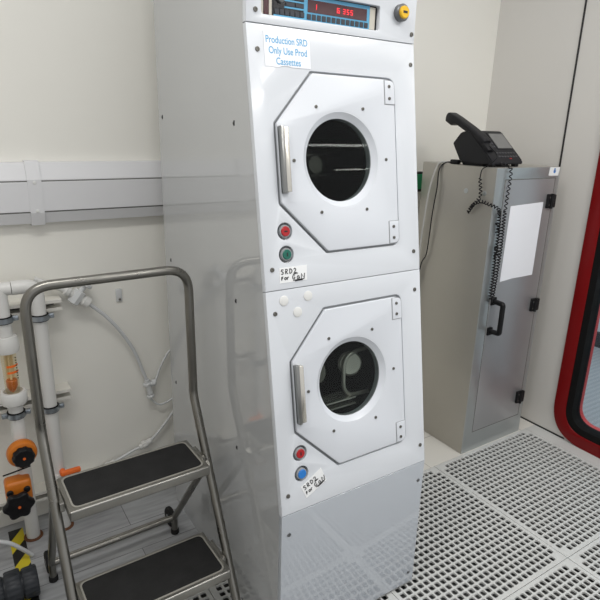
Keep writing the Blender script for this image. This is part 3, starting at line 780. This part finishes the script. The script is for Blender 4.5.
# small clear clip on the wall
cl = thing('wall_clip', 'small clear plastic clip on the wall below trunking', 'clip', (.562, YB, .905))
b = bmesh.new(); box(b, (.553, YB-.008, .895), (.578, YB-.0005, .95), .003); obj('plate', b, M['clear'], cl)
b = bmesh.new(); cyl(b, (.567, YB-.008, .905), (0, -1, 0), .005, .004, 12, .001); obj('screw', b, M['screw'], cl)

# ------------------------------------------------------------------ pipework at the left
def strut_channel(z, x1, label):
    s = thing('strut_channel', label, 'wall bracket', (.0, YB, z-.02), group=None)
    b = bmesh.new(); y0 = YB-.070
    box(b, (-.6, y0, z+.016), (x1, YB-.0005, z+.021)); box(b, (-.6, y0, z-.021), (x1, YB-.0005, z-.016)); box(b, (-.6, YB-.005, z-.016), (x1, YB-.0005, z+.016))
    box(b, (-.6, y0, z+.009), (x1, y0+.003, z+.016)); box(b, (-.6, y0, z-.016), (x1, y0+.003, z-.009))
    obj('channel', b, M['strut'], s, smooth=False)
    b = bmesh.new(); box(b, (-.6, YB-.0075, z-.015), (x1-.02, YB-.0052, z+.015)); obj('slot', b, M['strut_dark'], s, smooth=False)
    return s
PA, PB = (.129, 2.115), (.247, 2.115)       # vertical pipes
strut_channel(.935, .335, 'white slotted wall rail, uppermost of the three at left')
strut_channel(.562, .335, 'white slotted wall rail, middle of the three at left')
strut_channel(.135, .42, 'white slotted wall rail, lowest one just above the floor')
def clamp(px, py, z, label):
    c = thing('pipe_clamp', label, 'pipe clamp', (px, py, z), group='pipe clamps on the wall rails')
    b = bmesh.new(); lathe(b, [(.0255, -.012), (.031, -.012), (.031, .012), (.0255, .012), (.0255, -.012)], Matrix.Translation((px, py, z)), 28, False, False); obj('rubber_liner', b, M['rubber'], c)
    b = bmesh.new(); lathe(b, [(.0312, -.009), (.0335, -.009), (.0335, .009), (.0312, .009), (.0312, -.009)], Matrix.Translation((px, py, z)), 28, False, False)
    for s in (-1, 1): box(b, (px+s*.040-.009, py-.007, z-.009), (px+s*.040+.009, py+.007, z+.009), .002)
    obj('steel_band', b, M['band'], c)
    for s in (-1, 1):
        b = bmesh.new(); cyl(b, (px+s*.041, py-.013, z), (0, 1, 0), .0055, .026, 12); obj('bolt', b, M['band'], c)
    b = bmesh.new(); cyl(b, (px, py+.031, z), (0, 1, 0), .006, YB-.070-py-.031+.012, 12); obj('stud', b, M['band'], c)
clamp(*PA, .925, 'steel pipe clamp on left pipe at the upper rail')
clamp(*PA, .552, 'steel pipe clamp below the flow meter on left pipe')
clamp(*PB, .915, 'steel pipe clamp on right pipe at the upper rail')
clamp(*PB, .545, 'steel pipe clamp on right pipe at the middle rail')
R_ = .025
lp = thing('vertical_pipe', 'white vertical pipe carrying flow meter and orange valves', 'pipe', (*PA, 0))
for z0_, z1_ in ((.865, 1.03), (.001, .575)):
    b = tube(bmesh.new(), [(*PA, z0_), (*PA, z1_)], R_, 24); obj('pipe_length', b, M['pipe'], lp)
b = bmesh.new(); lathe(b, [(.0255, .0005), (.036, .0005), (.035, .004), (.0255, .006)], Matrix.Translation((*PA, 0)), 28, False, False); obj('floor_collar', b, M['brown'], lp)
rp_ = thing('vertical_pipe', 'white vertical pipe passing down behind the ladder', 'pipe', (*PB, 0))
b = bmesh.new(); tube(b, arc_path([(*PB, .001), (*PB, 1.035), (PB[0]-.08, PB[1], 1.035)], .05, 8), R_, 24); obj('pipe_length', b, M['pipe'], rp_)
b = bmesh.new(); lathe(b, [(.0255, .0005), (.036, .0005), (.035, .004), (.0255, .006)], Matrix.Translation((*PB, 0)), 28, False, False); obj('floor_collar', b, M['brown'], rp_)
b = tube(bmesh.new(), [(-.6, PB[1], 1.035), (PB[0]-.082, PB[1], 1.035)], R_*.96, 20); tag(obj('horizontal_pipe', b, M['pipe']), 'white horizontal pipe along the wall above the upper rail', 'pipe')
# flow meter
fm = thing('flow_meter', 'clear tube flow meter with orange float on left pipe', 'flow meter', (*PA, .58))
b = bmesh.new(); lathe(b, [(.026, .80), (.038, .803), (.041, .815), (.041, .845), (.036, .862), (.026, .864)], Matrix.Translation((*PA, 0)), 30); obj('union_nut', b, M['pipe'], fm)
b = bmesh.new(); lathe(b, [(.0255, .575), (.028, .59), (.043, .60), (.046, .612), (.046, .640), (.041, .648), (.033, .648), (.031, .63)], Matrix.Translation((*PA, 0)), 30); obj('union_nut', b, M['pipe'], fm)
b = bmesh.new(); lathe(b, [(.019, .630), (.0245, .66), (.0255, .805)], Matrix.Translation((*PA, 0)), 28, False, False); obj('clear_tube', b, M['flow_tube'], fm)
b = bmesh.new(); tube(b, [(*PA, .64), (*PA, .80)], .004, 10); box(b, (PA[0]-.014, PA[1]+.012, .66), (PA[0]+.014, PA[1]+.016, .80)); obj('guide_rod', b, M['flow_core'], fm)
b = bmesh.new(); lathe(b, [(.004, .642), (.010, .648), (.019, .668), (.0195, .690), (.017, .693)], Matrix.Translation((*PA, 0)), 24); obj('float', b, M['amber'], fm)
for z in (.728, .752):
    b = bmesh.new(); lathe(b, [(.0262, z-.004), (.0272, z-.004), (.0272, z+.004), (.0262, z+.004)], Matrix.Translation((*PA, 0)), 28, False, False)
    bmesh.ops.delete(b, geom=[v for v in b.verts if v.co.y > PA[1]-.006 or v.co.x < PA[0]-.012], context='VERTS'); obj('limit_marker', b, M['orange_tag'], fm)
b = bmesh.new()
for k in range(9): box(b, (PA[0]+.0185, PA[1]-.0205, .70+k*.010), (PA[0]+.0225, PA[1]-.0165, .703+k*.010))
obj('scale_marks', b, M['ink'], fm)
# orange valves
dv = Vector((.05, -1, .0)).normalized()
v1 = thing('round_valve', 'round orange valve with black centre on left pipe', 'valve', (PA[0], PA[1], .43))
b = bmesh.new(); p = Vector((PA[0]-.004, PA[1]-.012, .408))
lathe(b, [(.030, 0), (.046, .008), (.052, .018), (.052, .040), (.047, .048), (.040, .050)], axis_T(p, dv), 36); obj('orange_body', b, M['orange'], v1)
b = bmesh.new(); n_ = 40; T = axis_T(p+dv*.049, dv)
lathe(b, [(.032, 0), (.037, .004), (.037, .026), (.033, .031), (.012, .028)], T, n_)
for v in b.verts:
    q = T.inverted() @ v.co; a = math.atan2(q.y, q.x); rr_ = math.hypot(q.x, q.y)
    if rr_ > .028: k = 1+.05*cos(10*a); v.co = T @ Vector((q.x*k, q.y*k, q.z))
kn = obj('black_knob', b, M['black'], v1)
b = bmesh.new(); cyl(b, p+dv*.0765, dv, .005, .003, 14); obj('red_centre', b, M['orange_tag'], kn)
v2 = thing('handwheel_valve', 'square orange valve with black handwheel low on left pipe', 'valve', (PA[0], PA[1], .22))
b = bmesh.new(); box(b, (PA[0]-.076, PA[1]-.066, .205), (PA[0]+.014, PA[1]-.002, .305), .014, 3); obj('orange_body', b, M['orange'], v2)
for x in (-.062, -.004):
    b = bmesh.new(); cyl(b, (PA[0]+x, PA[1]-.065, .268), (0, -1, 0), .012, .012, 16, .003); obj('black_bolt', b, M['black'], v2)
p = Vector((PA[0]-.042, PA[1]-.064, .228)); b = bmesh.new(); T = axis_T(p, dv)
lathe(b, [(.02, 0), (.024, .02), (.046, .024), (.050, .030), (.050, .044), (.045, .050), (.03, .046), (.012, .050)], T, 60)
for v in b.verts:
    q = T.inverted() @ v.co; a = math.atan2(q.y, q.x); rr_ = math.hypot(q.x, q.y)
    if rr_ > .04: k = 1+.10*cos(6*a); v.co = T @ Vector((q.x*k, q.y*k, q.z))
hw_ = obj('handwheel', b, M['black'], v2)
b = bmesh.new(); cyl(b, p+dv*.0495, dv, .005, .003, 14); obj('red_centre', b, M['orange_tag'], hw_)
b = bmesh.new(); tube(b, spline([(PA[0]-.075, PA[1]-.03, .325), (PA[0]-.03, PA[1]-.035, .333), (PA[0]+.02, PA[1]-.03, .337)], 6), .003, 8); obj('wire_clip', b, M['black'], v2)
v3 = thing('lever_valve', 'orange lever valve on the pipe behind the top tread', 'valve', (*PB, .24))
b = bmesh.new(); lathe(b, [(.026, .205), (.034, .208), (.036, .22), (.036, .25), (.034, .262), (.026, .265)], Matrix.Translation((*PB, 0)), 28, False, False); obj('valve_body', b, M['pipe'], v3)
b = bmesh.new(); box(b, (PB[0]+.002, PB[1]-.052, .262), (PB[0]+.078, PB[1]-.032, .282), .006); cyl(b, (PB[0]+.012, PB[1]-.02, .272), (0, -1, 0), .012, .03, 16, .003); obj('lever', b, M['orange_tag'], v3)
# clear hoses with fittings on the wall
vy = YB-.045
sv = thing('tube_valve', 'white plastic tube valve with small knob on wall', 'valve', (.385, vy, .96))
a_, b_ = Vector((.355, vy, .985)), Vector((.435, vy, .918)); dd = (b_-a_).normalized()
b = bmesh.new(); lathe(b, [(.012, 0), (.02, .006), (.02, .022), (.015, .026), (.015, .08), (.022, .084), (.022, .108), (.012, .114)], axis_T(a_-dd*.004, dd), 24); obj('valve_body', b, M['pipe'], sv)
up_ = Vector((dd.z, 0, -dd.x)); up_ = up_ if up_.z > 0 else -up_
c_ = (a_+b_)/2
b = bmesh.new(); cyl(b, c_-up_*.03, up_, .024, .058, 8, .003); obj('centre_block', b, M['clear'], sv)
b = bmesh.new(); cyl(b, c_+up_*.027, up_, .011, .03, 14); cyl(b, c_+up_*.05, up_, .027, .016, 18, .004); obj('knob', b, M['clear'], sv)
b = tube(bmesh.new(), spline([(.255, vy+.02, 1.035), (.30, vy+.01, 1.01), (.355, vy, .985)], 8), .012, 12); tag(obj('plastic_tube', b, M['pipe']), 'short white tube from pipe elbow to tube valve', 'tube')
b = tube(bmesh.new(), spline([(.440, vy, .914), (.505, vy+.005, .845), (.56, vy+.01, .765), (.605, vy+.014, .675), (.638, vy+.015, .57), (.652, vy+.015, .525)], 8), .0075, 10); tag(obj('plastic_tube', b, M['hose']), 'white curved tube running from tube valve down to tee', 'tube')
tf = thing('tube_tee', 'small clear tee fitting joining the thin tubes on wall', 'fitting', (.665, vy+.015, .49))
b = bmesh.new(); tube(b, [(.650, vy+.015, .530), (.664, vy+.015, .460)], .013, 14); tube(b, [(.655, vy+.015, .50), (.690, vy+.015, .515)], .011, 14)
for z in (.525, .465): cyl(b, (.6575+(.525-z)*.2-.007, vy+.015, z-.008), (.2, 0, -1), .018, .014, 8, .002)
cyl(b, (.675, vy+.015, .508), (1, 0, .4), .016, .012, 8, .002)
obj('tee_body', b, M['clear'], tf)
b = tube(bmesh.new(), spline([(.690, vy+.015, .517), (.715, vy+.018, .575), (.75, vy+.02, .63), (.80, vy+.02, .68)], 8), .005, 10); tag(obj('plastic_tube', b, M['clear']), 'thin clear tube rising from tee behind the machine', 'tube')
b = tube(bmesh.new(), spline([(.664, vy+.015, .456), (.668, vy+.015, .43), (.70, vy+.016, .398), (.74, vy+.018, .40), (.80, vy+.02, .43)], 8), .0045, 10); tag(obj('plastic_tube', b, M['clear']), 'thin clear tube looping below tee towards the machine', 'tube')
b = tube(bmesh.new(), spline([(.33, vy+.02, .10), (.45, vy+.02, .155), (.56, vy+.02, .195), (.65, vy+.02, .225), (.72, vy+.02, .29), (.78, vy+.02, .36)], 8), .006, 10)
tag(obj('plastic_tube', b, M['clear']), 'clear tube along the lower wall above the top tread', 'tube')
b = bmesh.new(); d_ = Vector((1, 0, .38)).normalized()
cyl(b, Vector((.60, vy+.02, .205)), d_, .014, .06, 14, .003); cyl(b, Vector((.615, vy+.02, .211)), d_, .019, .02, 8, .002); tag(obj('tube_connector', b, M['pipe']), 'white tube connector low on wall near the machine', 'fitting')
b = bmesh.new(); cyl(b, Vector((.435, vy+.02, .149)), d_, .014, .06, 14, .003); cyl(b, Vector((.45, vy+.02, .155)), d_, .019, .02, 8, .002); tag(obj('tube_connector', b, M['pipe']), 'white tube connector just behind the top tread edge', 'fitting')
# white hose running in from the left edge
b = tube(bmesh.new(), spline([(-.20, 2.02, .16), (-.05, 2.00, .135), (.03, 1.99, .105), (.075, 1.985, .06), (.108, 1.99, .012)], 8), .0075, 10); tag(obj('drain_hose', b, M['hose']), 'white hose arching to the floor over the hazard tape', 'hose')
# dark grey pipe union in the lower left corner
un = thing('pipe_union', 'dark grey ribbed pipe union in the bottom left corner', 'pipe fitting', (.02, 1.80, .04))
ux = Matrix.Translation((-.024, 1.80, .0585)) @ Matrix.Rotation(pi/2, 4, 'Y') @ Matrix.Rotation(0, 4, 'Z')
b = bmesh.new(); lathe(b, [(.036, -.55), (.036, -.03), (.045, -.028), (.045, .125)], ux, 36); obj('pipe_length', b, M['union'], un)
for x0_, x1_, r_ in ((-.028, .022, .050), (.026, .076, .058), (.080, .128, .052)):
    b = bmesh.new(); lathe(b, [(r_-.004, x0_), (r_, x0_+.005), (r_, x1_-.005), (r_-.004, x1_)], ux, 72)
    for v in b.verts:
        q = ux.inverted() @ v.co; a = math.atan2(q.y, q.x); k = 1+(.018 if int((a+pi)/(2*pi)*36+.25) % 2 else -.01); v.co = ux @ Vector((q.x*k, q.y*k, q.z))
    obj('ribbed_nut', b, M['union'], un)
# hazard tape
b = bmesh.new(); box(b, (.044, 1.70, .0003), (.098, 2.19, .0012)); tag(obj('hazard_tape', b, M['hazard'], smooth=False), 'yellow and black striped hazard tape on the grey floor', 'tape')

# ------------------------------------------------------------------ light
w_ = bpy.data.worlds.new('world'); bpy.context.scene.world = w_; w_.use_nodes = True
w_.node_tree.nodes['Background'].inputs[0].default_value = (.97, .98, 1.0, 1); w_.node_tree.nodes['Background'].inputs[1].default_value = .74
def area(name, loc, rot, sx, sy, power, color=(1, .985, .95)):
    l = bpy.data.lights.new(name, 'AREA'); l.shape = 'RECTANGLE'; l.size = sx; l.size_y = sy; l.energy = power; l.color = color
    o = bpy.data.objects.new(name, l); col.objects.link(o); o.location = loc; o.rotation_euler = rot; return o
area('ceiling_light', (1.9, .2, 2.85), (0, 0, 0), 1.2, .3, 26)
area('ceiling_light', (1.9, -1.2, 2.85), (0, 0, 0), 1.2, .3, 22)
area('ceiling_light', (.0, .9, 2.85), (0, 0, 0), 1.2, .3, 15)
area('ceiling_light', (4.0, -3.03, 2.85), (0, 0, 0), 2.6, .10, 12)
area('ceiling_light', (5.8, -4.3, 2.85), (0, 0, 0), 1.2, .08, 4)
area('corridor_light', (3.5, 1.2, 2.8), (0, 0, 0), .8, 2.5, 40, (.95, .98, 1))
sc = bpy.context.scene
sc.view_settings.view_transform = 'Standard'; sc.view_settings.look = 'None'; sc.view_settings.exposure = 0; sc.view_settings.gamma = 1
